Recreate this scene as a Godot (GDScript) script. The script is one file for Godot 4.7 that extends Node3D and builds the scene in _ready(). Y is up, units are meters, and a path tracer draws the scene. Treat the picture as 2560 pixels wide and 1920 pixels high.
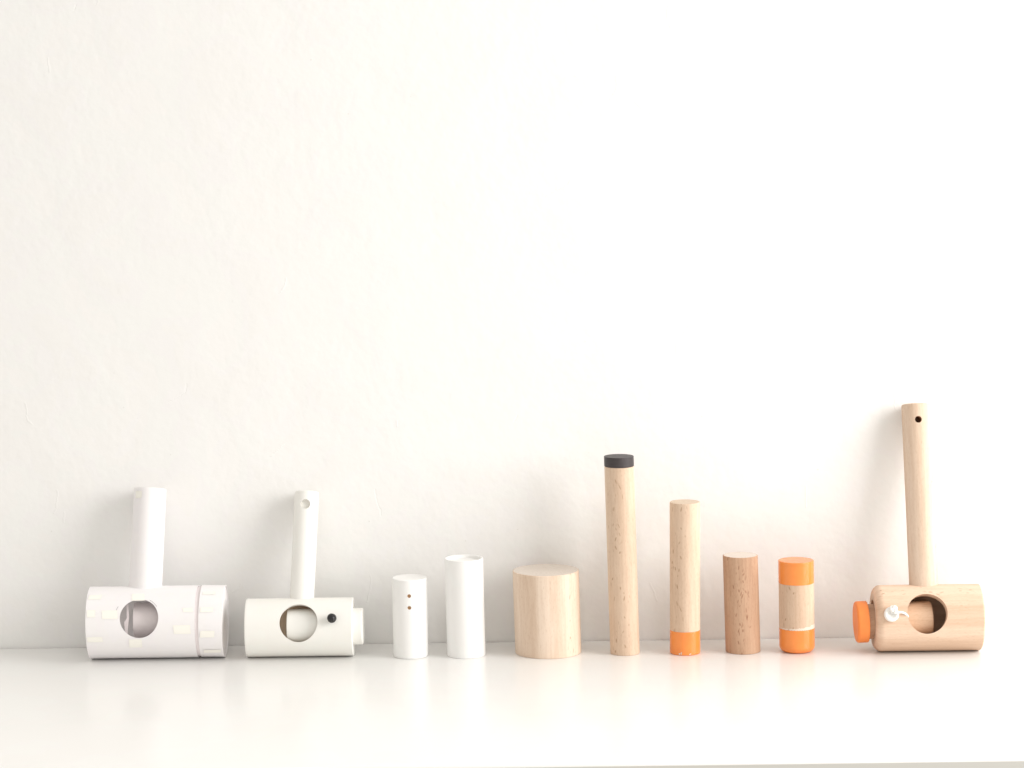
extends Node3D
# Ten small prototypes in a row on a white shelf against a white painted wall, daylight from a large window on the right.
# Units are metres: the wall's face is z = 0, the top of the shelf is y = 0.

const TILE := 0.15          # metres that one repeat of a wood texture covers
var rng := RandomNumberGenerator.new()
var M := {}

# ------------------------------------------------------------------ geometry helpers
class Geo:
	var v := PackedVector3Array()
	var n := PackedVector3Array()
	var uv := PackedVector2Array()
	var idx := PackedInt32Array()
	func add(p: Vector3, nn: Vector3, t: Vector2) -> int:
		v.append(p); n.append(nn.normalized()); uv.append(t)
		return v.size() - 1
	func tri(a: int, b: int, c: int) -> void:
		var g := (v[b] - v[a]).cross(v[c] - v[a])
		if g.length_squared() < 1e-20:
			return
		if g.dot(n[a] + n[b] + n[c]) > 0.0:
			idx.append_array(PackedInt32Array([a, c, b]))
		else:
			idx.append_array(PackedInt32Array([a, b, c]))
	func quad(a: int, b: int, c: int, d: int) -> void:
		tri(a, b, c); tri(a, c, d)
	func grid(rows: Array) -> void:
		for i in rows.size() - 1:
			for j in rows[i].size() - 1:
				quad(rows[i][j], rows[i][j + 1], rows[i + 1][j + 1], rows[i + 1][j])

func commit(list: Array) -> ArrayMesh:   # [[Geo, material], ...] -> one mesh with a surface for each
	var mesh := ArrayMesh.new()
	for e in list:
		var g: Geo = e[0]
		var a := []
		a.resize(Mesh.ARRAY_MAX)
		a[Mesh.ARRAY_VERTEX] = g.v; a[Mesh.ARRAY_NORMAL] = g.n; a[Mesh.ARRAY_TEX_UV] = g.uv; a[Mesh.ARRAY_INDEX] = g.idx
		mesh.add_surface_from_arrays(Mesh.PRIMITIVE_TRIANGLES, a)
		mesh.surface_set_material(mesh.get_surface_count() - 1, e[1])
	return mesh

func part(called: String, list: Array, parent: Node, at := Transform3D.IDENTITY) -> MeshInstance3D:
	var o := MeshInstance3D.new()
	o.name = called
	o.mesh = commit(list)
	o.transform = at
	o.cast_shadow = GeometryInstance3D.SHADOW_CASTING_SETTING_ON
	parent.add_child(o, true)
	return o

func tag(o: Node, label: String, category: String, group := "", kind := "") -> void:
	o.set_meta("label", label); o.set_meta("category", category)
	if group: o.set_meta("group", group)
	if kind: o.set_meta("kind", kind)

func thing(called: String, at: Vector3, label: String, category: String, group := "") -> Node3D:
	var o := Node3D.new()
	o.name = called
	add_child(o, true)
	o.position = at
	tag(o, label, category, group)
	return o

# profile: [[radius, height], ...] turned round the y axis; sx leans the axis (an obliquely cut rod)
func lathe(g: Geo, prof: Array, segs := 72, planar := false, sx := 0.0, wob := 0.0) -> void:
	var rows := []
	var big := 0.0
	for p in prof: big = maxf(big, p[0])
	for i in prof.size():
		var a: Array = prof[maxi(i - 1, 0)]
		var b: Array = prof[mini(i + 1, prof.size() - 1)]
		var t := Vector2(b[0] - a[0], b[1] - a[1])
		var nr := Vector2(t.y, -t.x).normalized()
		var row := []
		for s in segs + 1:
			var th := -PI + TAU * s / segs
			var w := 1.0 + wob * (sin(th * 3.0 + 0.7) + 0.6 * sin(th * 7.0))
			var p := Vector3(sin(th) * prof[i][0] * w + sx * prof[i][1], prof[i][1], cos(th) * prof[i][0] * w)
			var q := Vector2(p.x - sx * p.y, p.z) / 0.06 + Vector2(0.5, 0.5) if planar else Vector2(th * big / TILE + 0.5, -prof[i][1] / TILE + 0.5)
			row.append(g.add(p, Vector3(sin(th) * nr.x, nr.y, cos(th) * nr.x), q))
		rows.append(row)
	g.grid(rows)

func arc(r: float, y: float, k: float, from: float, to: float, steps := 6) -> Array:   # part of a circle of radius k round (r, y), degrees
	var out := []
	for i in steps + 1:
		var a := deg_to_rad(lerpf(from, to, float(i) / steps))
		out.append([r + k * cos(a), y + k * sin(a)])
	return out

# a rod from y0 to y1: side with eased edges in geo, the two ends in caps
func rod(g: Geo, caps: Geo, r: float, y0: float, y1: float, k0: float, k1: float, sx := 0.0, wob := 0.0) -> void:
	lathe(g, arc(r - k0, y0 + k0, k0, -90, 0) + arc(r - k1, y1 - k1, k1, 0, 90), 72, false, sx, wob)
	lathe(caps, [[0.0, y0], [r - k0, y0]], 72, true, sx, wob)
	lathe(caps, [[r - k1, y1], [0.0, y1]], 72, true, sx, wob)

# half a cylinder wall (the side towards +z, or -z when back) with a round hole bored along z; the axis is y
func half_wall(g: Geo, r: float, y0: float, y1: float, back: bool, outward: bool, cy := 0.0, a := 0.0) -> void:
	var turn := PI if back else 0.0
	var sgn := 1.0 if outward else -1.0
	var put := func(th: float, y: float) -> int:
		var nn := Vector3(sin(th + turn), 0, cos(th + turn))
		return g.add(Vector3(nn.x * r, y, nn.z * r), nn * sgn, Vector2((wrapf(th + turn, -PI, PI)) * r / TILE + 0.5, -y / TILE + 0.5))
	if a <= 0.0:
		var rows := []
		for i in 37:
			var th := -PI / 2 + PI * i / 36.0
			rows.append([put.call(th, y0), put.call(th, y1)])
		g.grid(rows)
		return
	var half := PI / 2 * r
	var phis := []
	for i in 96: phis.append(TAU * i / 96.0)
	for c in [Vector2(half, y1 - cy), Vector2(-half, y1 - cy), Vector2(-half, y0 - cy), Vector2(half, y0 - cy)]:
		phis.append(wrapf(c.angle(), 0.0, TAU))
	phis.sort()
	phis.append(phis[0] + TAU)
	var rows2 := []
	for ph in phis:
		var d := Vector2(cos(ph), sin(ph))
		var tx: float = half / maxf(absf(d.x), 1e-9)
		var ty: float = (y1 - cy if d.y > 0 else cy - y0) / maxf(absf(d.y), 1e-9)
		var edge: Vector2 = d * minf(tx, ty)
		var ring := Vector2(asin(clampf(a * d.x / r, -1, 1)) * r, a * d.y)
		var row := []
		for m in 15:
			var q := ring.lerp(edge, pow(m / 14.0, 1.4))
			row.append(put.call(q.x / r, cy + q.y))
		rows2.append(row)
	g.grid(rows2)

# the wall of a bore along z from radius ra to radius rb of the cylinder it goes through (rb < 0: out of the back; flat: to depth z = rb)
func bore(g: Geo, ra: float, rb: float, cy: float, a: float, flat := false, ease := 0.0) -> void:
	var rows := []
	for i in 73:
		var ph := TAU * i / 72.0
		var d := Vector2(cos(ph), sin(ph))
		var x := a * d.x
		var za := sqrt(maxf(ra * ra - x * x, 0.0))
		var zb := rb if flat else signf(rb) * sqrt(maxf(rb * rb - x * x, 0.0))
		var row := []
		for k in 5:
			var z := lerpf(za, zb, k / 4.0)
			row.append(g.add(Vector3(x, cy + a * d.y, z), Vector3(-d.x, -d.y, 0), Vector2(z / TILE + 0.3, ph * a / TILE)))
		rows.append(row)
	g.grid(rows)
	if flat:
		var c := g.add(Vector3(0, cy, rb), Vector3.BACK, Vector2(0.5, 0.5))
		var last := -1
		for i in 73:
			var ph := TAU * i / 72.0
			var p := g.add(Vector3(a * cos(ph), cy + a * sin(ph), rb), Vector3.BACK, Vector2(0.5, 0.5))
			if last >= 0: g.tri(c, last, p)
			last = p

func tube(g: Geo, pts: Array, r: float, segs := 10) -> void:   # a round cord through the points
	var c := Curve3D.new()
	for i in pts.size():
		var d: Vector3 = (pts[mini(i + 1, pts.size() - 1)] - pts[maxi(i - 1, 0)]) / 6.0
		c.add_point(pts[i], -d, d)
	c.bake_interval = r * 0.5
	var L := c.get_baked_length()
	var steps := maxi(8, int(L / (r * 0.7)))
	var rows := []
	var side := Vector3.ZERO
	for i in steps + 1:
		var p := c.sample_baked(L * i / steps)
		var t := (c.sample_baked(minf(L, L * i / steps + r * 0.3)) - c.sample_baked(maxf(0, L * i / steps - r * 0.3))).normalized()
		if side == Vector3.ZERO: side = t.cross(Vector3(0.3, 0.9, 0.2)).normalized()
		side = (side - t * side.dot(t)).normalized()
		var up := t.cross(side)
		var k := 1.0
		if i == 0 or i == steps: k = 0.35
		var row := []
		for s in segs + 1:
			var a := TAU * s / segs
			var nn := side * cos(a) + up * sin(a)
			row.append(g.add(p + nn * r * k, nn, Vector2(float(s) / segs, L * i / steps / 0.01)))
		rows.append(row)
	g.grid(rows)

# a thin curved piece (tape, a pencil stroke) lying on a cylinder of radius r round y: the closed outline is in (arc length, y), with thickness
func patch(g: Geo, r: float, th0: float, th1: float, y0: float, y1: float, thick: float, skew := 0.0) -> void:
	var rows := []
	var nn := 10
	var top := []
	for i in nn + 1:
		var f := float(i) / nn
		var row := []
		for e in [[y0, 0.0], [y0, 1.0], [y1, 1.0], [y1, 0.0]]:
			var y: float = e[0] + skew * (f - 0.5) + 0.0002 * sin(f * 19.0 + e[0] * 900.0)
			var th := lerpf(th0, th1, f)
			var d := Vector3(sin(th), 0, cos(th))
			row.append(g.add(d * (r + thick * e[1] + 0.00002) + Vector3(0, y, 0), d, Vector2(f, e[1])))
		rows.append(row)
	g.grid(rows)

# ------------------------------------------------------------------ textures and materials
func noise_image(w: int, h: int, freq: float, seed_: int, oct := 3) -> Image:
	var n := FastNoiseLite.new()
	n.seed = seed_; n.frequency = freq; n.fractal_octaves = oct
	n.noise_type = FastNoiseLite.TYPE_SIMPLEX_SMOOTH
	var im := n.get_seamless_image(w, h, false, false, 0.2)
	im.convert(Image.FORMAT_RF)
	return im

func blot(im: Image, x: int, y: int, c: Color, k: float) -> void:
	var w := im.get_width()
	var h := im.get_height()
	x = posmod(x, w); y = posmod(y, h)
	im.set_pixel(x, y, im.get_pixel(x, y).lerp(c, clampf(k, 0, 1)))

# beech: faint stripes along v, fine streaks, and short darker ray flecks that crowd on the quarter-sawn faces
func wood(light: Color, dark: Color, fleck: Color, seed_: int, flecks: int, contrast: float) -> ImageTexture:
	var s := 640
	var broad := noise_image(s, 24, 0.012, seed_, 3)
	broad.resize(s, s, Image.INTERPOLATE_CUBIC)
	var fine := noise_image(s, 48, 0.11, seed_ + 7, 3)
	fine.resize(s, s, Image.INTERPOLATE_CUBIC)
	var pores := noise_image(s, 160, 0.3, seed_ + 13, 1)
	pores.resize(s, s, Image.INTERPOLATE_BILINEAR)
	var im := Image.create(s, s, false, Image.FORMAT_RGB8)
	for y in s:
		for x in s:
			var b := (broad.get_pixel(x, y).r - 0.5) * 1.9
			var f := (fine.get_pixel(x, y).r - 0.5) * 1.1
			var p := maxf(0.0, pores.get_pixel(x, y).r - 0.62) * 1.2
			im.set_pixel(x, y, light.lerp(dark, clampf(0.42 + (b + f) * contrast + p, 0.0, 1.0)))
	rng.seed = seed_ * 31 + 5
	for i in flecks:
		# many faint dashes everywhere; one in eleven is a bold fleck in the column where the rays meet the surface
		var bold := i % 11 == 0
		var cx := int(s * (0.30 + 0.022 * rng.randfn() if bold else rng.randf()))
		var cy := rng.randi() % s
		var L := rng.randf_range(3.0, 7.5) if bold else rng.randf_range(2.0, 7.0)
		var W := rng.randf_range(1.1, 2.3) if bold else rng.randf_range(0.5, 1.1)
		var k := rng.randf_range(0.22, 0.72) if bold else rng.randf_range(0.08, 0.34)
		var lean := rng.randf_range(-0.45, 0.45) if bold else rng.randf_range(-0.2, 0.2)
		for dy in range(-int(L), int(L) + 1):
			for dx in range(-5, 6):
				var q := absf(dx - lean * dy) / W
				var e := 1.0 - absf(dy) / (L + 1.0)
				var a := k * clampf(1.3 - q, 0, 1) * sqrt(e)
				if a > 0.01: blot(im, cx + dx, cy + dy, fleck, a)
	im.generate_mipmaps()
	return ImageTexture.create_from_image(im)

func end_grain(light: Color, dark: Color, seed_: int) -> ImageTexture:
	var s := 320
	var warp := noise_image(s, s, 0.01, seed_, 3)
	var speck := noise_image(s, s, 0.24, seed_ + 3, 2)
	var im := Image.create(s, s, false, Image.FORMAT_RGB8)
	var c := Vector2(s * 0.25, s * 1.25)
	for y in s:
		for x in s:
			var d := c.distance_to(Vector2(x, y)) + warp.get_pixel(x, y).r * 40.0
			var ring := pow(0.5 + 0.5 * sin(d * 0.42), 3.0)
			var k := 0.25 + 0.35 * ring + (speck.get_pixel(x, y).r - 0.5) * 0.7
			im.set_pixel(x, y, light.lerp(dark, clampf(k, 0, 1)))
	im.generate_mipmaps()
	return ImageTexture.create_from_image(im)

func lin(r: float, g: float, b: float) -> Color:
	return Color(r, g, b).linear_to_srgb()

func mat(called: String, c: Color, rough := 0.6, spec := 0.5, tex: Texture2D = null, off := Vector3.ZERO) -> StandardMaterial3D:
	var m := StandardMaterial3D.new()
	m.resource_name = called
	m.albedo_color = c
	m.roughness = rough
	m.metallic_specular = spec
	if tex:
		m.albedo_texture = tex
		m.uv1_offset = off
	return m

func mottle(base: Color, other: Color, freq: float, seed_: int, size := 256) -> ImageTexture:   # uneven tone of a painted or moulded surface
	var a := noise_image(size, size, freq, seed_, 4)
	var im := Image.create(size, size, false, Image.FORMAT_RGB8)
	for y in size:
		for x in size:
			im.set_pixel(x, y, base.lerp(other, clampf(a.get_pixel(x, y).r * 1.6 - 0.3, 0, 1)))
	im.generate_mipmaps()
	return ImageTexture.create_from_image(im)

func relief(m: StandardMaterial3D, tex: Texture2D, cm: float) -> void:
	m.heightmap_enabled = true
	m.heightmap_texture = tex
	m.heightmap_scale = cm

func grain_height(freq: float, seed_: int, size := 256) -> ImageTexture:
	var im := noise_image(size, size, freq, seed_, 3)
	im.convert(Image.FORMAT_RGB8)
	return ImageTexture.create_from_image(im)

# ------------------------------------------------------------------ the scene
func _ready() -> void:
	# camera: 0.41 m above the shelf and 1.89 m from the wall, long lens, held a little askew
	var cam := Camera3D.new()
	cam.name = "camera"
	add_child(cam)
	var pitch := atan(802.0 / 6660.0)
	var fw := Vector3(0, -sin(pitch), -cos(pitch))
	var rt := Vector3.RIGHT
	var up := rt.cross(fw)
	var roll := deg_to_rad(0.75)
	cam.transform = Transform3D(Basis(rt * cos(roll) - up * sin(roll), rt * sin(roll) + up * cos(roll), -fw), Vector3(0, 0.4145, 1.887))
	cam.fov = rad_to_deg(2.0 * atan(960.0 / 6660.0))
	cam.near = 0.05
	cam.far = 50.0
	cam.current = true

	# the pale room all round, and the window on the right
	var env := Environment.new()
	env.background_mode = Environment.BG_COLOR
	env.background_color = Color(1.0, 0.982, 0.955)
	env.background_energy_multiplier = 0.77
	env.tonemap_mode = Environment.TONE_MAPPER_LINEAR
	env.tonemap_exposure = 1.05
	env.sdfgi_enabled = true
	env.ssao_enabled = true
	env.ssil_enabled = true
	var we := WorldEnvironment.new()
	we.name = "environment"
	we.environment = env
	add_child(we)
	var win := AreaLight3D.new()
	win.name = "window_daylight"
	win.area_size = Vector2(1.0, 1.0)
	win.area_normalize_energy = true
	win.light_color = Color(1.0, 0.992, 0.985)
	win.light_energy = 2.3
	win.area_range = 12.0
	win.area_attenuation = 2.0
	win.shadow_enabled = true
	add_child(win)
	win.look_at_from_position(Vector3(1.32, 0.60, 0.60), Vector3(0.05, 0.1, 0.0), Vector3.UP)

	make_materials()
	build_wall()
	build_shelf()
	build_paper_mallet()
	build_ivory_mallet()
	build_peg()
	build_tube()
	build_rods()
	build_wooden_mallet()

func make_materials() -> void:
	var beech := wood(lin(0.78, 0.625, 0.485), lin(0.61, 0.44, 0.315), lin(0.30, 0.17, 0.095), 11, 420, 0.42)
	var beech2 := wood(lin(0.80, 0.655, 0.53), lin(0.645, 0.48, 0.355), lin(0.36, 0.21, 0.13), 29, 300, 0.5)
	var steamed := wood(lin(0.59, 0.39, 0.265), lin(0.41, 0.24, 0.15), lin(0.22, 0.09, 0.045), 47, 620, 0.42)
	var ends := end_grain(lin(0.72, 0.60, 0.48), lin(0.58, 0.44, 0.32), 5)
	var w := Color.WHITE
	M.block = mat("beech_block", w, 0.62, 0.4, beech2, Vector3(-0.34, 0.1, 0))
	M.rod_a = mat("beech_rod_a", w, 0.62, 0.4, beech, Vector3(-0.175, 0.3, 0))
	M.rod_b = mat("beech_rod_b", w, 0.62, 0.4, beech, Vector3(-0.152, 0.72, 0))
	M.middle = mat("beech_middle", Color(0.97, 0.955, 0.945), 0.62, 0.4, beech, Vector3(-0.165, 0.1, 0))
	M.brown = mat("steamed_beech", w, 0.6, 0.4, steamed, Vector3(-0.185, 0.2, 0))
	M.head = mat("beech_head", Color(0.99, 0.955, 0.93), 0.6, 0.4, beech2, Vector3(-0.08, 0.5, 0))
	M.handle = mat("beech_handle", Color(0.97, 0.96, 0.95), 0.6, 0.4, beech2, Vector3(0.7, 0.15, 0))
	M.plunger = mat("beech_plunger", Color(0.97, 0.92, 0.88), 0.6, 0.4, beech, Vector3(0.5, 0.45, 0))
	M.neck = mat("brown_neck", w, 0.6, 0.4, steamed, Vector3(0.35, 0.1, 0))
	M.end = mat("end_grain", w, 0.72, 0.35, ends)
	M.end_pale = mat("end_grain_pale", w, 0.25, 0.5, end_grain(lin(0.74, 0.655, 0.575), lin(0.62, 0.525, 0.44), 15), Vector3(0.3, 0.2, 0))  # lighter, smoother end grain for the block and the brown rod
	M.orange = mat("orange_paint", w, 0.2, 0.5, mottle(lin(0.90, 0.295, 0.065), lin(0.85, 0.255, 0.055), 0.03, 3))
	M.orange_dull = mat("orange_rubber", w, 0.5, 0.5, mottle(lin(0.89, 0.27, 0.055), lin(0.85, 0.24, 0.05), 0.03, 8))
	M.black = mat("charcoal_plastic", w, 0.5, 0.5, mottle(lin(0.036, 0.029, 0.030), lin(0.06, 0.05, 0.051), 0.06, 4))
	M.knob = mat("black_knob", lin(0.012, 0.011, 0.012), 0.25, 0.5)
	M.paper = mat("white_paper", w, 0.8, 0.3, mottle(lin(0.955, 0.94, 0.945), lin(0.945, 0.925, 0.93), 0.015, 5))
	M.inner_paper = mat("inner_paper", lin(0.95, 0.885, 0.89), 0.85, 0.3)
	M.tape = mat("masking_tape", lin(0.945, 0.925, 0.86), 0.75, 0.4)
	M.pencil = mat("pencil", lin(0.33, 0.33, 0.35), 0.6, 0.4)
	M.ivory = mat("ivory_plastic", w, 0.45, 0.5, mottle(lin(0.915, 0.91, 0.87), lin(0.905, 0.895, 0.85), 0.012, 6))
	M.ivory_inside = mat("ivory_inside", lin(0.95, 0.84, 0.69), 0.6, 0.4)
	M.white = mat("white_plastic", w, 0.42, 0.5, mottle(lin(0.89, 0.887, 0.87), lin(0.88, 0.873, 0.855), 0.012, 7))
	M.hole = mat("bare_wood", lin(0.70, 0.50, 0.32), 0.75, 0.3)
	M.primer = mat("white_primer", lin(0.77, 0.66, 0.555), 0.7, 0.4)
	M.cord = mat("white_cord", lin(0.86, 0.85, 0.82), 0.8, 0.3)
	M.bead = mat("white_bead", lin(0.86, 0.85, 0.82), 0.4, 0.5)
	for e in [["paper", Color(0.42, 0.375, 0.375)], ["inner_paper", Color(0.5, 0.42, 0.42)], ["ivory", Color(0.34, 0.285, 0.22)], ["ivory_inside", Color(0.60, 0.44, 0.29)]]:
		M[e[0]].backlight_enabled = true
		M[e[0]].backlight = e[1]
	relief(M.paper, grain_height(0.03, 61), 0.006)

func build_wall() -> void:
	# brushed and rolled white paint: soft unevenness, small ridges and nicks
	var s := 1024
	var broad := noise_image(s, s, 0.008, 71, 4)
	var fine := noise_image(s, s, 0.07, 72, 3)
	var hi := Image.create(s, s, false, Image.FORMAT_RGB8)
	var al := Image.create(s, s, false, Image.FORMAT_RGB8)
	var c1 := lin(0.885, 0.88, 0.867)
	var c2 := lin(0.87, 0.863, 0.848)
	for y in s:
		for x in s:
			var b := broad.get_pixel(x, y).r
			var f := fine.get_pixel(x, y).r
			var h := 0.45 + (b - 0.5) * 0.5 + (f - 0.5) * 0.12
			hi.set_pixel(x, y, Color(h, h, h))
			al.set_pixel(x, y, c1.lerp(c2, clampf(b, 0, 1)))
	rng.seed = 9
	for i in 34:                                     # hair ridges in the paint
		var p := Vector2(rng.randi() % s, rng.randi() % s)
		var a := rng.randfn() * 0.35 + PI / 2
		var up := 0.13 if rng.randf() < 0.6 else -0.13
		for k in rng.randi_range(6, 42):
			a += rng.randfn() * 0.12
			p += Vector2(cos(a), sin(a))
			var v := hi.get_pixel(posmod(int(p.x), s), posmod(int(p.y), s)).r + up
			hi.set_pixel(posmod(int(p.x), s), posmod(int(p.y), s), Color(v, v, v))
	for i in 34:                                     # specks
		var x := rng.randi() % s
		var y := rng.randi() % s
		blot(al, x, y, lin(0.45, 0.42, 0.38), rng.randf_range(0.15, 0.5))
	al.generate_mipmaps()
	hi.generate_mipmaps()
	var m := mat("wall_paint", Color.WHITE, 0.75, 0.4, ImageTexture.create_from_image(al))
	m.uv1_triplanar = true
	m.uv1_world_triplanar = true
	m.uv1_scale = Vector3.ONE / 0.62
	relief(m, ImageTexture.create_from_image(hi), 0.11)
	var g := Geo.new()
	var a0 := [[-2.0, -0.6, 0.0], [2.2, -0.6, 0.0], [2.2, 2.0, 0.0], [-2.0, 2.0, 0.0]]
	box(g, Vector3(-2.0, -0.6, -0.1), Vector3(2.2, 2.0, 0.0))
	var o := part("wall", [[g, m]], self)
	tag(o, "white painted wall behind the row of objects", "wall", "", "structure")

func box(g: Geo, a: Vector3, b: Vector3) -> void:
	var c := (a + b) / 2
	var e := (b - a) / 2
	for f in [[Vector3.RIGHT, Vector3.UP, Vector3.BACK], [Vector3.UP, Vector3.BACK, Vector3.RIGHT], [Vector3.BACK, Vector3.RIGHT, Vector3.UP]]:
		for s in [-1.0, 1.0]:
			var ids := []
			for q in [[-1, -1], [1, -1], [1, 1], [-1, 1]]:
				var d: Vector3 = f[0] * s + f[1] * q[0] + f[2] * q[1]
				ids.append(g.add(c + d * e, f[0] * s, Vector2(q[0], q[1]) * 0.5))
			g.quad(ids[0], ids[1], ids[2], ids[3])

func build_shelf() -> void:
	var m := mat("white_lacquer", Color.WHITE, 0.25, 0.5, mottle(lin(0.905, 0.90, 0.885), lin(0.893, 0.886, 0.868), 0.01, 21, 512))
	m.uv1_triplanar = true
	m.uv1_world_triplanar = true
	m.uv1_scale = Vector3.ONE / 0.5
	relief(m, grain_height(0.02, 33, 256), 0.0015)
	# section from the back edge over the top and the eased front edge to the underside
	var prof := []
	for i in 6:
		var a := deg_to_rad(180.0 - 18.0 * i)
		prof.append(Vector2(0.0019 + 0.0009 * cos(a), -0.0009 + 0.0009 * sin(a)))
	for i in 9:
		var a := deg_to_rad(90.0 - 11.25 * i)
		prof.append(Vector2(0.3395 + 0.0018 * cos(a), -0.0018 + 0.0018 * sin(a)))
	prof.append_array([Vector2(0.3413, -0.036), Vector2(0.3413, -0.036), Vector2(0.001, -0.036), Vector2(0.001, -0.036), Vector2(0.001, -0.0009)])
	var g := Geo.new()
	for i in prof.size() - 1:
		var d: Vector2 = prof[i + 1] - prof[i]
		if d.length() < 1e-7: continue
		var smooth0: bool = i > 0 and i < 14
		var nn := Vector3(0, d.x, -d.y).normalized()
		var n0 := nn
		var n1 := nn
		if smooth0 and i - 1 >= 0:
			var e: Vector2 = prof[i] - prof[i - 1]
			n0 = (nn + Vector3(0, e.x, -e.y).normalized()).normalized()
		if i < 13:
			var e2: Vector2 = prof[i + 2] - prof[i + 1]
			n1 = (nn + Vector3(0, e2.x, -e2.y).normalized()).normalized()
		var p0: Vector2 = prof[i]
		var p1: Vector2 = prof[i + 1]
		var A := g.add(Vector3(-1.6, p0.y, p0.x), n0, Vector2.ZERO)
		var B := g.add(Vector3(1.8, p0.y, p0.x), n0, Vector2.ZERO)
		var C := g.add(Vector3(1.8, p1.y, p1.x), n1, Vector2.ZERO)
		var D := g.add(Vector3(-1.6, p1.y, p1.x), n1, Vector2.ZERO)
		g.quad(A, B, C, D)
	for sx in [-1.6, 1.8]:
		var ids := []
		for p in prof: ids.append(g.add(Vector3(sx, p.y, p.x), Vector3(signf(sx), 0, 0), Vector2.ZERO))
		for i in range(1, ids.size() - 1): g.tri(ids[0], ids[i], ids[i + 1])
	var o := part("shelf", [[g, m]], self)
	var ge := Geo.new()
	box(ge, Vector3(-1.6, -0.0362, 0.3414), Vector3(1.8, -0.0014, 0.3422))
	part("front_strip", [[ge, mat("front_strip", lin(0.63, 0.62, 0.58), 0.45, 0.5)]], o)  # thin strip over the shelf's front face, darker than the top
	tag(o, "glossy white shelf top that carries the row of objects", "shelf", "", "structure")

# frame of a mallet that leans back: origin on the head's axis, y up the handle; side_lean tips the handle sideways
func lean(r: float, back_deg: float, side_deg := 0.0) -> Transform3D:
	var b := Basis(Vector3.RIGHT, deg_to_rad(-back_deg)) * Basis(Vector3.BACK, deg_to_rad(-side_deg))
	return Transform3D(b, Vector3(0, r, 0))

# frame of a mallet's head: local y runs along world x, local z points at the front, raised by elev
func along(r: float, elev_deg: float, x := 0.0) -> Transform3D:
	return Transform3D(Basis(Vector3.RIGHT, deg_to_rad(-elev_deg)) * Basis(Vector3.BACK, deg_to_rad(-90.0)), Vector3(x, r, 0))

func ring_end(g: Geo, r0: float, r1: float, y: float, up: bool) -> void:
	lathe(g, [[r1, y], [r0, y]] if up else [[r0, y], [r1, y]], 72, true)

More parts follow.
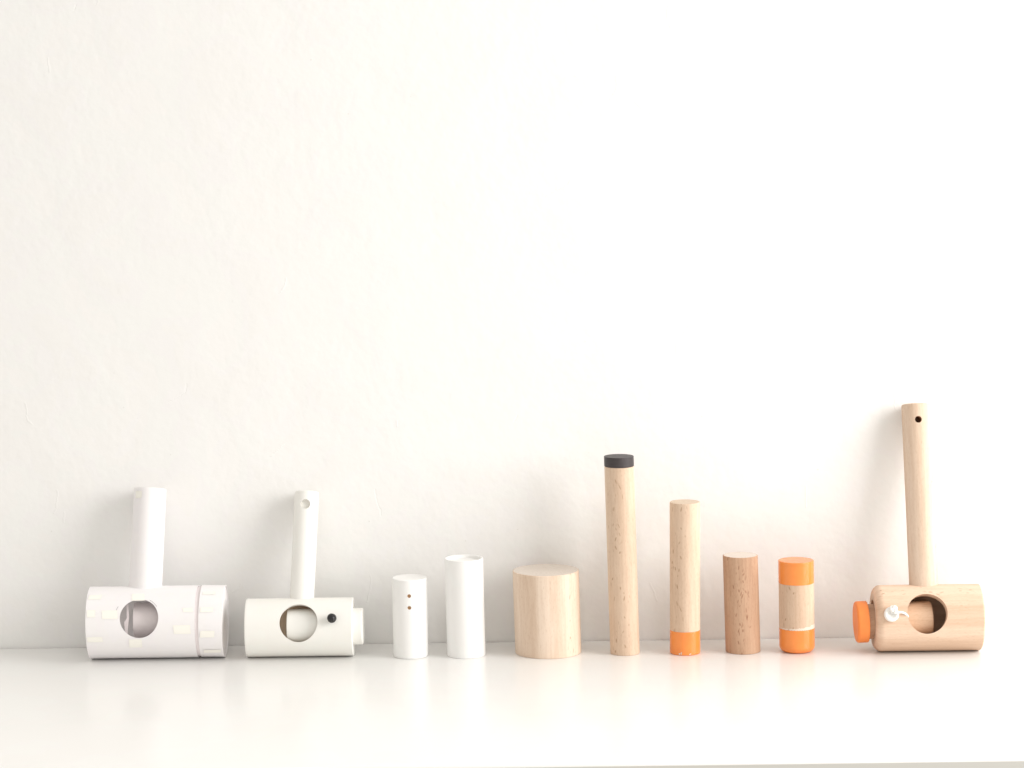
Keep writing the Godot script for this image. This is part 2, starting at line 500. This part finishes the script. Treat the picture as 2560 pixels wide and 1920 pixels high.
func build_paper_mallet() -> void:
	var R := 0.0254
	var t := thing("paper_mallet", Vector3(-0.2626, 0, 0.0353), "white paper mallet patched with yellow tape, leaning on the wall", "mallet", "mallets leaning on the wall")
	var h := along(R, 18.0)
	var y0 := -0.0374
	var y1 := 0.0388
	var ri := R - 0.0005
	var g := Geo.new()
	half_wall(g, R, y0, y1, false, true, 0.0, 0.0135)
	half_wall(g, R, y0, y1, true, true)
	half_wall(g, ri, y0, y1, false, false, 0.0, 0.0135)
	half_wall(g, ri, y0, y1, true, false)
	bore(g, R, ri, 0.0, 0.0135)
	ring_end(g, ri, R, y0, false); ring_end(g, ri, R, y1, true)
	part("head", [[g, M.paper]], t, h)
	# the push cap on the right with the plunger tube behind it
	g = Geo.new()
	var c0 := y1 + 0.0026
	var c1 := c0 + 0.0163
	var rc := R * 0.996
	lathe(g, [[rc, c0], [rc, c1]], 72)
	lathe(g, [[rc - 0.0005, c1], [rc - 0.0005, c0]], 72)
	for row in [[rc - 0.0005, rc, c0, false], [rc - 0.0005, rc, c1, true]]: ring_end(g, row[0], row[1], row[2], row[3])
	lathe(g, [[rc - 0.0005, c1 - 0.0008], [0.0, c1 - 0.0008]], 72, true)
	lathe(g, [[0.0, c0 + 0.0014], [rc - 0.0005, c0 + 0.0014]], 72, true)
	var tilt := Transform3D(Basis(Vector3.BACK, deg_to_rad(-0.8)), Vector3.ZERO)
	tilt.origin = Vector3(0, c0, 0) - tilt.basis * Vector3(0, c0, 0) + Vector3(-0.0002, 0, 0)
	part("push_cap", [[g, M.paper]], t, h * tilt)
	g = Geo.new()
	var p0 := -0.0055
	lathe(g, [[0.0126, p0], [0.0126, c0 + 0.0012]], 60)
	lathe(g, [[0.0121, c0 + 0.0012], [0.0121, p0]], 60)
	ring_end(g, 0.0121, 0.0126, p0, false)
	lathe(g, [[0.0, p0 + 0.0006], [0.0121, p0 + 0.0006]], 60, true)
	part("plunger", [[g, M.inner_paper]], t, h * Transform3D(Basis.IDENTITY, Vector3(-0.0008, 0, 0.0035)))
	g = Geo.new()
	lathe(g, [[ri - 0.0004, y1 - 0.006], [ri - 0.0004, c0 + 0.0010]], 72)
	lathe(g, [[ri - 0.0008, c0 + 0.0010], [ri - 0.0008, y1 - 0.006]], 72)
	ring_end(g, ri - 0.0008, ri - 0.0004, y1 - 0.006, false)
	part("inner_sleeve", [[g, M.inner_paper]], t, h)
	# a loose cut edge of paper inside the opening
	g = Geo.new()
	var strip := [Vector3(0.0105, -0.0112, 0.0125), Vector3(0.0015, -0.0118, 0.0145), Vector3(-0.0012, -0.0100, 0.0150), Vector3(-0.0110, -0.0108, 0.0122)]
	var rows := []
	for i in strip.size():
		var p: Vector3 = strip[i]
		var wd := 0.0016 if i != 1 else 0.0030
		rows.append([g.add(p, Vector3(0, 0.2, 1), Vector2.ZERO), g.add(p + Vector3(0, wd, 0.0006), Vector3(0, 0.2, 1), Vector2.ONE), g.add(p + Vector3(0, wd, 0.0002), Vector3(0, -0.2, -1), Vector2.ONE), g.add(p + Vector3(0, 0, -0.0004), Vector3(0, -0.2, -1), Vector2.ONE)])
	g.grid(rows)
	part("paper_strip", [[g, M.inner_paper]], t, h)
	# tape: angle up from the opening's middle (degrees), turned so that + is up; place along the head; size
	for a in [[38, -0.0318, 10, 0.009], [-34, -0.0312, 9, 0.011], [8, -0.0335, 12, 0.006], [6, -0.0205, 14, 0.011], [37, -0.0015, 15, 0.009], [-42, -0.0030, 16, 0.009], [12, 0.0340, 7, 0.007], [12, 0.0472, 8, 0.009], [-19, 0.0300, 14, 0.012], [-27, 0.0475, 11, 0.010], [-62, 0.0500, 8, 0.012], [44, 0.0480, 7, 0.009]]:
		g = Geo.new()
		var th := deg_to_rad(-a[0] as float)
		var dth := deg_to_rad(a[2] / 2.0)
		var yy: float = a[1]
		var hl: float = a[3] / 2.0
		patch(g, R + 0.0001, th - dth, th + dth, yy - hl, yy + hl, 0.00005, 0.0006 * sin(yy * 3000.0))
		part("tape_piece", [[g, M.tape]], t, h)
	for a in [[150.0, 166.0, 0.0170], [33.0, 62.0, 0.0146]]:      # pencil arcs round the opening
		g = Geo.new()
		var pts := []
		for i in 8:
			var ph := deg_to_rad(lerpf(a[0], a[1], i / 7.0))
			var u: float = a[2] * cos(ph)
			var w: float = -a[2] * sin(ph)
			var th: float = asin(w / R)
			pts.append(Vector3(sin(th) * R, u, cos(th) * (R + 0.00005)))
		tube(g, pts, 0.00012, 6)
		part("pencil_mark", [[g, M.pencil]], t, h)
	g = Geo.new()
	var caps := Geo.new()
	var L := 0.0945
	lathe(g, [[0.0116, R - 0.003], [0.0114, L]], 72, false, 0.0, 0.006)
	lathe(g, [[0.0110, L], [0.0110, L - 0.02]], 72)
	ring_end(caps, 0.0110, 0.0114, L, true)
	lathe(caps, [[0.0111, L - 0.0015], [0.0, L - 0.0015]], 72, true)
	var hf := lean(R, 14.6, 2.4)
	part("handle", [[g, M.paper], [caps, M.paper]], t, hf)
	g = Geo.new()
	patch(g, 0.0115, deg_to_rad(-52), deg_to_rad(-22), L - 0.0075, L - 0.0025, 0.00012)
	part("tape_piece", [[g, M.tape]], t, hf)

func build_ivory_mallet() -> void:
	var R := 0.0206
	var t := thing("ivory_mallet", Vector3(-0.1517, 0, 0.0371), "smooth ivory mallet with small black knob and holed handle", "mallet", "mallets leaning on the wall")
	var h := along(R, 22.0)
	var y0 := -0.0380
	var y1 := 0.0376
	var ri := R - 0.0032
	var g := Geo.new()
	var gi := Geo.new()
	var k := 0.0008
	half_wall(g, R, y0 + k, y1 - k, false, true, 0.0, 0.0134)
	half_wall(g, R, y0 + k, y1 - k, true, true)
	bore(g, R, ri, 0.0, 0.0134)
	half_wall(gi, ri, y0 + 0.003, y1 - 0.003, false, false, 0.0, 0.0134)
	half_wall(gi, ri, y0 + 0.003, y1 - 0.003, true, false)
	lathe(g, arc(R - k, y0 + k, k, -90, 0), 72)
	lathe(g, arc(R - k, y1 - k, k, 0, 90), 72)
	ring_end(g, ri, R - k, y0, false)
	lathe(gi, [[ri, y0 + 0.003], [ri, y0]], 72)
	ring_end(g, 0.0136, R - k, y1, true)
	ring_end(gi, 0.0136, ri, y1 - 0.003, false)
	lathe(g, [[0.0136, y1], [0.0136, y1 - 0.003]], 72)
	part("head", [[g, M.ivory], [gi, M.ivory_inside]], t, h)
	g = Geo.new()
	var caps := Geo.new()
	rod(g, caps, 0.0129, -0.0087, 0.0445, 0.0006, 0.0010)
	part("plunger", [[g, M.ivory], [caps, M.ivory]], t, along(R, 22.0) * Transform3D(Basis(Vector3.RIGHT, deg_to_rad(0.6)), Vector3(0.0004, 0, 0.0024)))
	# knob on a short stalk
	var kt := h * Transform3D(Basis(Vector3.UP, deg_to_rad(-4.0)), Vector3.ZERO)
	var root := Vector3(0, 0.0203, R - 0.0004)
	var dirk := Vector3(0, 0.8, 1).normalized()
	g = Geo.new()
	tube(g, [root, root + dirk * 0.0028, root + dirk * 0.0056], 0.0011, 14)
	var st := part("stalk", [[g, M.ivory]], t, kt)
	g = Geo.new()
	lathe(g, [[0.0012, 0.0], [0.0026, 0.0004], [0.0033, 0.0016], [0.0034, 0.0026], [0.0029, 0.0041], [0.0016, 0.0050], [0.0, 0.0053]], 40)
	lathe(g, [[0.0, 0.0], [0.0012, 0.0]], 40)
	part("knob", [[g, M.knob]], t, kt * Transform3D(Basis(Quaternion(Vector3.UP, dirk)), root + dirk * 0.0030))
	# handle with a hole near its end
	g = Geo.new()
	caps = Geo.new()
	var L := 0.0965
	var r := 0.0086
	half_wall(g, r, R - 0.003, L - 0.001, false, true, L - 0.0098, 0.0034)
	half_wall(g, r, R - 0.003, L - 0.001, true, true)
	bore(g, r, r - 0.0035, L - 0.0098, 0.0034, true)
	lathe(g, arc(r - 0.001, L - 0.001, 0.001, 0, 90), 60)
	lathe(caps, [[r - 0.001, L], [0.0, L]], 60, true)
	part("handle", [[g, M.ivory], [caps, M.ivory]], t, lean(R, 17.2, 2.6))

func build_peg() -> void:
	var r := 0.0123
	var H := 0.0562
	var g := Geo.new()
	var caps := Geo.new()
	var gh := Geo.new()
	var k := 0.0007
	var ys := [0.0368, 0.0452]
	var cuts := [k, 0.0410, H - k]
	for i in 2:
		half_wall(g, r, cuts[i], cuts[i + 1], false, true, ys[i], 0.0013)
		bore(gh, r, r - 0.0018, ys[i], 0.0013, true)
	half_wall(g, r, k, H - k, true, true)
	lathe(g, arc(r - k, k, k, -90, 0), 72)
	lathe(g, arc(r - k, H - k, k, 0, 90), 72)
	lathe(caps, [[0.0, 0.0], [r - k, 0.0]], 72, true)
	lathe(caps, [[r - k, H], [0.0, H]], 72, true)
	var o := part("peg", [[g, M.white], [caps, M.white], [gh, M.hole]], self, Transform3D(Basis.IDENTITY, Vector3(-0.0739, 0, 0.0414)))
	tag(o, "short white cylinder with two small brown drilled holes", "peg")

func build_tube() -> void:
	var r := 0.0135
	var H := 0.0695
	var w := 0.0016
	var sx := -0.012
	var g := Geo.new()
	var caps := Geo.new()
	var k := 0.0005
	lathe(g, arc(r - k, k, k, -90, 0) + arc(r - k, H - k, k, 0, 90), 72, false, sx)
	lathe(g, [[r - w, H - 0.0004], [r - w, H - 0.0022]], 72, false, sx)
	lathe(g, [[r - w - 0.0, H - 0.0004], [r - w + 0.0004, H], [r - k, H]].map(func(p): return p), 72, true, sx)
	lathe(caps, [[0.0, 0.0], [r - k, 0.0]], 72, true, sx)
	lathe(caps, [[r - w, H - 0.0022], [0.0, H - 0.0022]], 72, true, sx)
	var o := part("open_tube", [[g, M.white], [caps, M.white]], self, Transform3D(Basis(Vector3.UP, 0.3), Vector3(-0.0347, 0, 0.0411)))
	tag(o, "plain white open-topped tube standing between the drilled peg and the wide beech block", "tube")

func build_rods() -> void:
	# wide beech block
	var g := Geo.new()
	var caps := Geo.new()
	rod(g, caps, 0.0234, 0.0, 0.0590, 0.0005, 0.0007, -0.021)
	var o := part("wooden_block", [[g, M.block], [caps, M.end_pale]], self, Transform3D(Basis.IDENTITY, Vector3(0.0233, 0, 0.0352)))
	tag(o, "wide squat pale beech cylinder, broadest of the upright pieces", "block")
	# tall rod with the black cap
	var t := thing("wooden_rod", Vector3(0.0774, 0, 0.0414), "tall pale beech rod topped with a black disc", "rod", "beech rods")
	g = Geo.new(); caps = Geo.new()
	var sx := -0.0234
	rod(g, caps, 0.0104, 0.0, 0.1334, 0.0004, 0.0004, sx)
	part("shaft", [[g, M.rod_a], [caps, M.end]], t)
	g = Geo.new(); caps = Geo.new()
	rod(g, caps, 0.01044, 0.1335, 0.1405, 0.0004, 0.0003, sx, 0.0015)
	part("black_cap", [[g, M.black], [caps, M.black]], t)
	# rod with the orange foot
	t = thing("wooden_rod", Vector3(0.1197, 0, 0.0432), "medium beech rod with only its foot painted orange", "rod", "beech rods")
	sx = 0.003
	g = Geo.new(); caps = Geo.new()
	rod(g, caps, 0.01065, 0.0166, 0.1078, 0.0002, 0.0006, sx)
	part("shaft", [[g, M.rod_b], [caps, M.end]], t)
	g = Geo.new(); caps = Geo.new()
	rod(g, caps, 0.01075, 0.0, 0.0166, 0.0007, 0.00025, sx, 0.0008)
	part("orange_foot", [[g, M.orange], [caps, M.orange]], t)
	for a in [[-28.0, 0.0, 0.0009, 7.0], [-19.0, 0.0, 0.0018, 3.0], [12.0, 0.0, 0.0006, 7.0]]:
		g = Geo.new()
		patch(g, 0.01078, deg_to_rad(a[0]), deg_to_rad(a[0] + a[3]), 0.0008, 0.0008 + a[2], 0.00006, 0.0003)
		part("paint_chip", [[g, M.primer]], t)
	# brown rod
	g = Geo.new(); caps = Geo.new()
	rod(g, caps, 0.0123, 0.0, 0.0690, 0.0005, 0.0006, -0.026)
	o = part("brown_rod", [[g, M.brown], [caps, M.end_pale]], self, Transform3D(Basis.IDENTITY, Vector3(0.1608, 0, 0.0406)))
	tag(o, "short reddish brown wooden cylinder, darkest wood of the row", "rod", "beech rods")
	# orange, wood, orange
	t = thing("banded_rod", Vector3(0.1988, 0, 0.0426), "short wooden cylinder painted orange at both ends", "rod", "beech rods")
	sx = -0.012
	g = Geo.new(); caps = Geo.new()
	var prof := arc(0.0125 - 0.0042, 0.0042, 0.0042, -90, 0, 10) + arc(0.0125 - 0.0002, 0.0170 - 0.0002, 0.0002, 0, 90)
	lathe(g, prof, 72, false, sx)
	lathe(caps, [[0.0, 0.0], [0.0083, 0.0]], 72, true, sx)
	lathe(caps, [[0.0123, 0.0170], [0.0, 0.0170]], 72, true, sx)
	part("orange_foot", [[g, M.orange], [caps, M.orange]], t)
	g = Geo.new(); caps = Geo.new()
	rod(g, caps, 0.0124, 0.0170, 0.0492, 0.0002, 0.0002, sx)
	var mid := part("wooden_middle", [[g, M.middle], [caps, M.end]], t)
	for a in [[-75.0, 40.0, 0.0009], [-31.0, 30.0, 0.0012], [-2.0, 24.0, 0.0016], [21.0, 26.0, 0.0022], [46.0, 34.0, 0.0030]]:
		g = Geo.new()
		patch(g, 0.01240, deg_to_rad(a[0]), deg_to_rad(a[0] + a[1]), 0.0171, 0.0171 + a[2], 0.00005, 0.0)
		for i in g.v.size(): g.v[i].x += sx * g.v[i].y
		part("primer_smear", [[g, M.primer]], mid)
	g = Geo.new(); caps = Geo.new()
	rod(g, caps, 0.0125, 0.0492, 0.0652, 0.0002, 0.0005, sx)
	part("orange_top", [[g, M.orange], [caps, M.orange]], t)

func build_wooden_mallet() -> void:
	var R := 0.0233
	var t := thing("wooden_mallet", Vector3(0.2869, 0, 0.0453), "beech mallet with orange push button and white cord toggle", "mallet", "mallets leaning on the wall")
	t.rotation.y = 0.0
	var h := along(R, 20.0)
	var y0 := -0.0352
	var y1 := 0.0403
	var ri := 0.0158
	var k0 := 0.0055
	var k1 := 0.0014
	var rn := 0.0131
	var g := Geo.new()
	var caps := Geo.new()
	half_wall(g, R, y0 + k0, y1 - k1, false, true, 0.0, 0.0140)
	half_wall(g, R, y0 + k0, y1 - k1, true, true)
	lathe(g, arc(R - k0, y0 + k0, k0, -90, 0, 10), 72)
	lathe(g, arc(R - k1, y1 - k1, k1, 0, 90), 72)
	bore(g, R, ri, 0.0, 0.0140)
	var gi := Geo.new()
	half_wall(gi, ri, y0 + 0.006, y1 - 0.005, false, false, 0.0, 0.0140)
	half_wall(gi, ri, y0 + 0.006, y1 - 0.005, true, false)
	lathe(caps, [[R - k1, y1], [0.0, y1]], 72, true)
	lathe(gi, [[0.0, y1 - 0.005], [ri, y1 - 0.005]], 72, true)
	ring_end(caps, rn, R - k0, y0, false)
	ring_end(gi, rn, ri, y0 + 0.006, true)
	lathe(g, [[rn, y0 + 0.006], [rn, y0]], 72)
	part("head", [[g, M.head], [caps, M.end], [gi, M.head]], t, h)
	# plunger, its neck and the orange button, hanging a little low in the bore
	var pf := h * Transform3D(Basis(Vector3.BACK, deg_to_rad(2.1)) * Basis(Vector3.RIGHT, deg_to_rad(-0.4)), Vector3(0.0011, 0, 0.0016))
	g = Geo.new(); caps = Geo.new()
	rod(g, caps, 0.0124, y0 + 0.004, 0.0057, 0.0004, 0.0016)
	part("plunger", [[g, M.plunger], [caps, M.end]], t, pf)
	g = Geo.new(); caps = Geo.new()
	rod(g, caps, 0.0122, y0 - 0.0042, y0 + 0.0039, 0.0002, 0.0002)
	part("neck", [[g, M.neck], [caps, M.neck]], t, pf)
	g = Geo.new(); caps = Geo.new()
	rod(g, caps, 0.0146, y0 - 0.0126, y0 - 0.0042, 0.0018, 0.0007)
	part("push_button", [[g, M.orange_dull], [caps, M.orange_dull]], t, pf)
	# handle with its hanging hole
	g = Geo.new(); caps = Geo.new()
	var L := 0.151
	var r := 0.0101
	half_wall(g, r, R - 0.004, L - 0.0012, false, true, L - 0.0117, 0.0024)
	half_wall(g, r, R - 0.004, L - 0.0012, true, true)
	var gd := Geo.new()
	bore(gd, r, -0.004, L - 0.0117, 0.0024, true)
	lathe(g, arc(r - 0.0012, L - 0.0012, 0.0012, 0, 90), 60)
	lathe(caps, [[r - 0.0012, L], [0.0, L]], 60, true)
	var hl := lean(R, 13.4, -0.8)
	hl.origin.x = 0.0017
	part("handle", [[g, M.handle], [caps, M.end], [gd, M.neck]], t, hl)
	# cord toggle beside the opening: a dished bead, the knot that stops the cord and the cord's way into the opening
	var bt := h * Transform3D(Basis(Vector3.UP, deg_to_rad(2.0)), Vector3.ZERO)
	var at := Vector3(0, -0.0253, R)
	g = Geo.new()
	lathe(g, [[0.0042, -0.0006], [0.0050, 0.0003], [0.0053, 0.0014], [0.0050, 0.0025], [0.0042, 0.0031], [0.0033, 0.0030], [0.0026, 0.0022], [0.0018, 0.0015], [0.0, 0.0012]], 48)
	var bead := part("toggle_bead", [[g, M.bead]], t, bt * Transform3D(Basis(Vector3.RIGHT, PI / 2), at))
	g = Geo.new()
	var z := R + 0.0030
	var pts := []
	for i in 30:                                          # an overhand knot
		var a := TAU * 2.0 * i / 29.0
		pts.append(Vector3(-0.0030 + (0.0015 + 0.0007 * cos(a * 1.5)) * cos(a), -0.0241 + (0.0013 + 0.0006 * cos(a * 1.5)) * sin(a), z + 0.0007 + 0.0011 * sin(a * 1.5)))
	tube(g, pts, 0.0013, 12)
	part("knot", [[g, M.cord]], bead, bead.transform.affine_inverse() * bt)
	g = Geo.new()
	tube(g, [Vector3(-0.0004, -0.0245, z - 0.0012), Vector3(-0.0008, -0.0215, z + 0.0004), Vector3(-0.0012, -0.0185, R + 0.0022), Vector3(-0.0004, -0.0158, R + 0.0009), Vector3(0.0008, -0.0141, R - 0.0008), Vector3(0.0012, -0.0133, R - 0.004), Vector3(0.0010, -0.0131, R - 0.0075)], 0.0008, 12)
	part("cord", [[g, M.cord]], bead, bead.transform.affine_inverse() * bt)
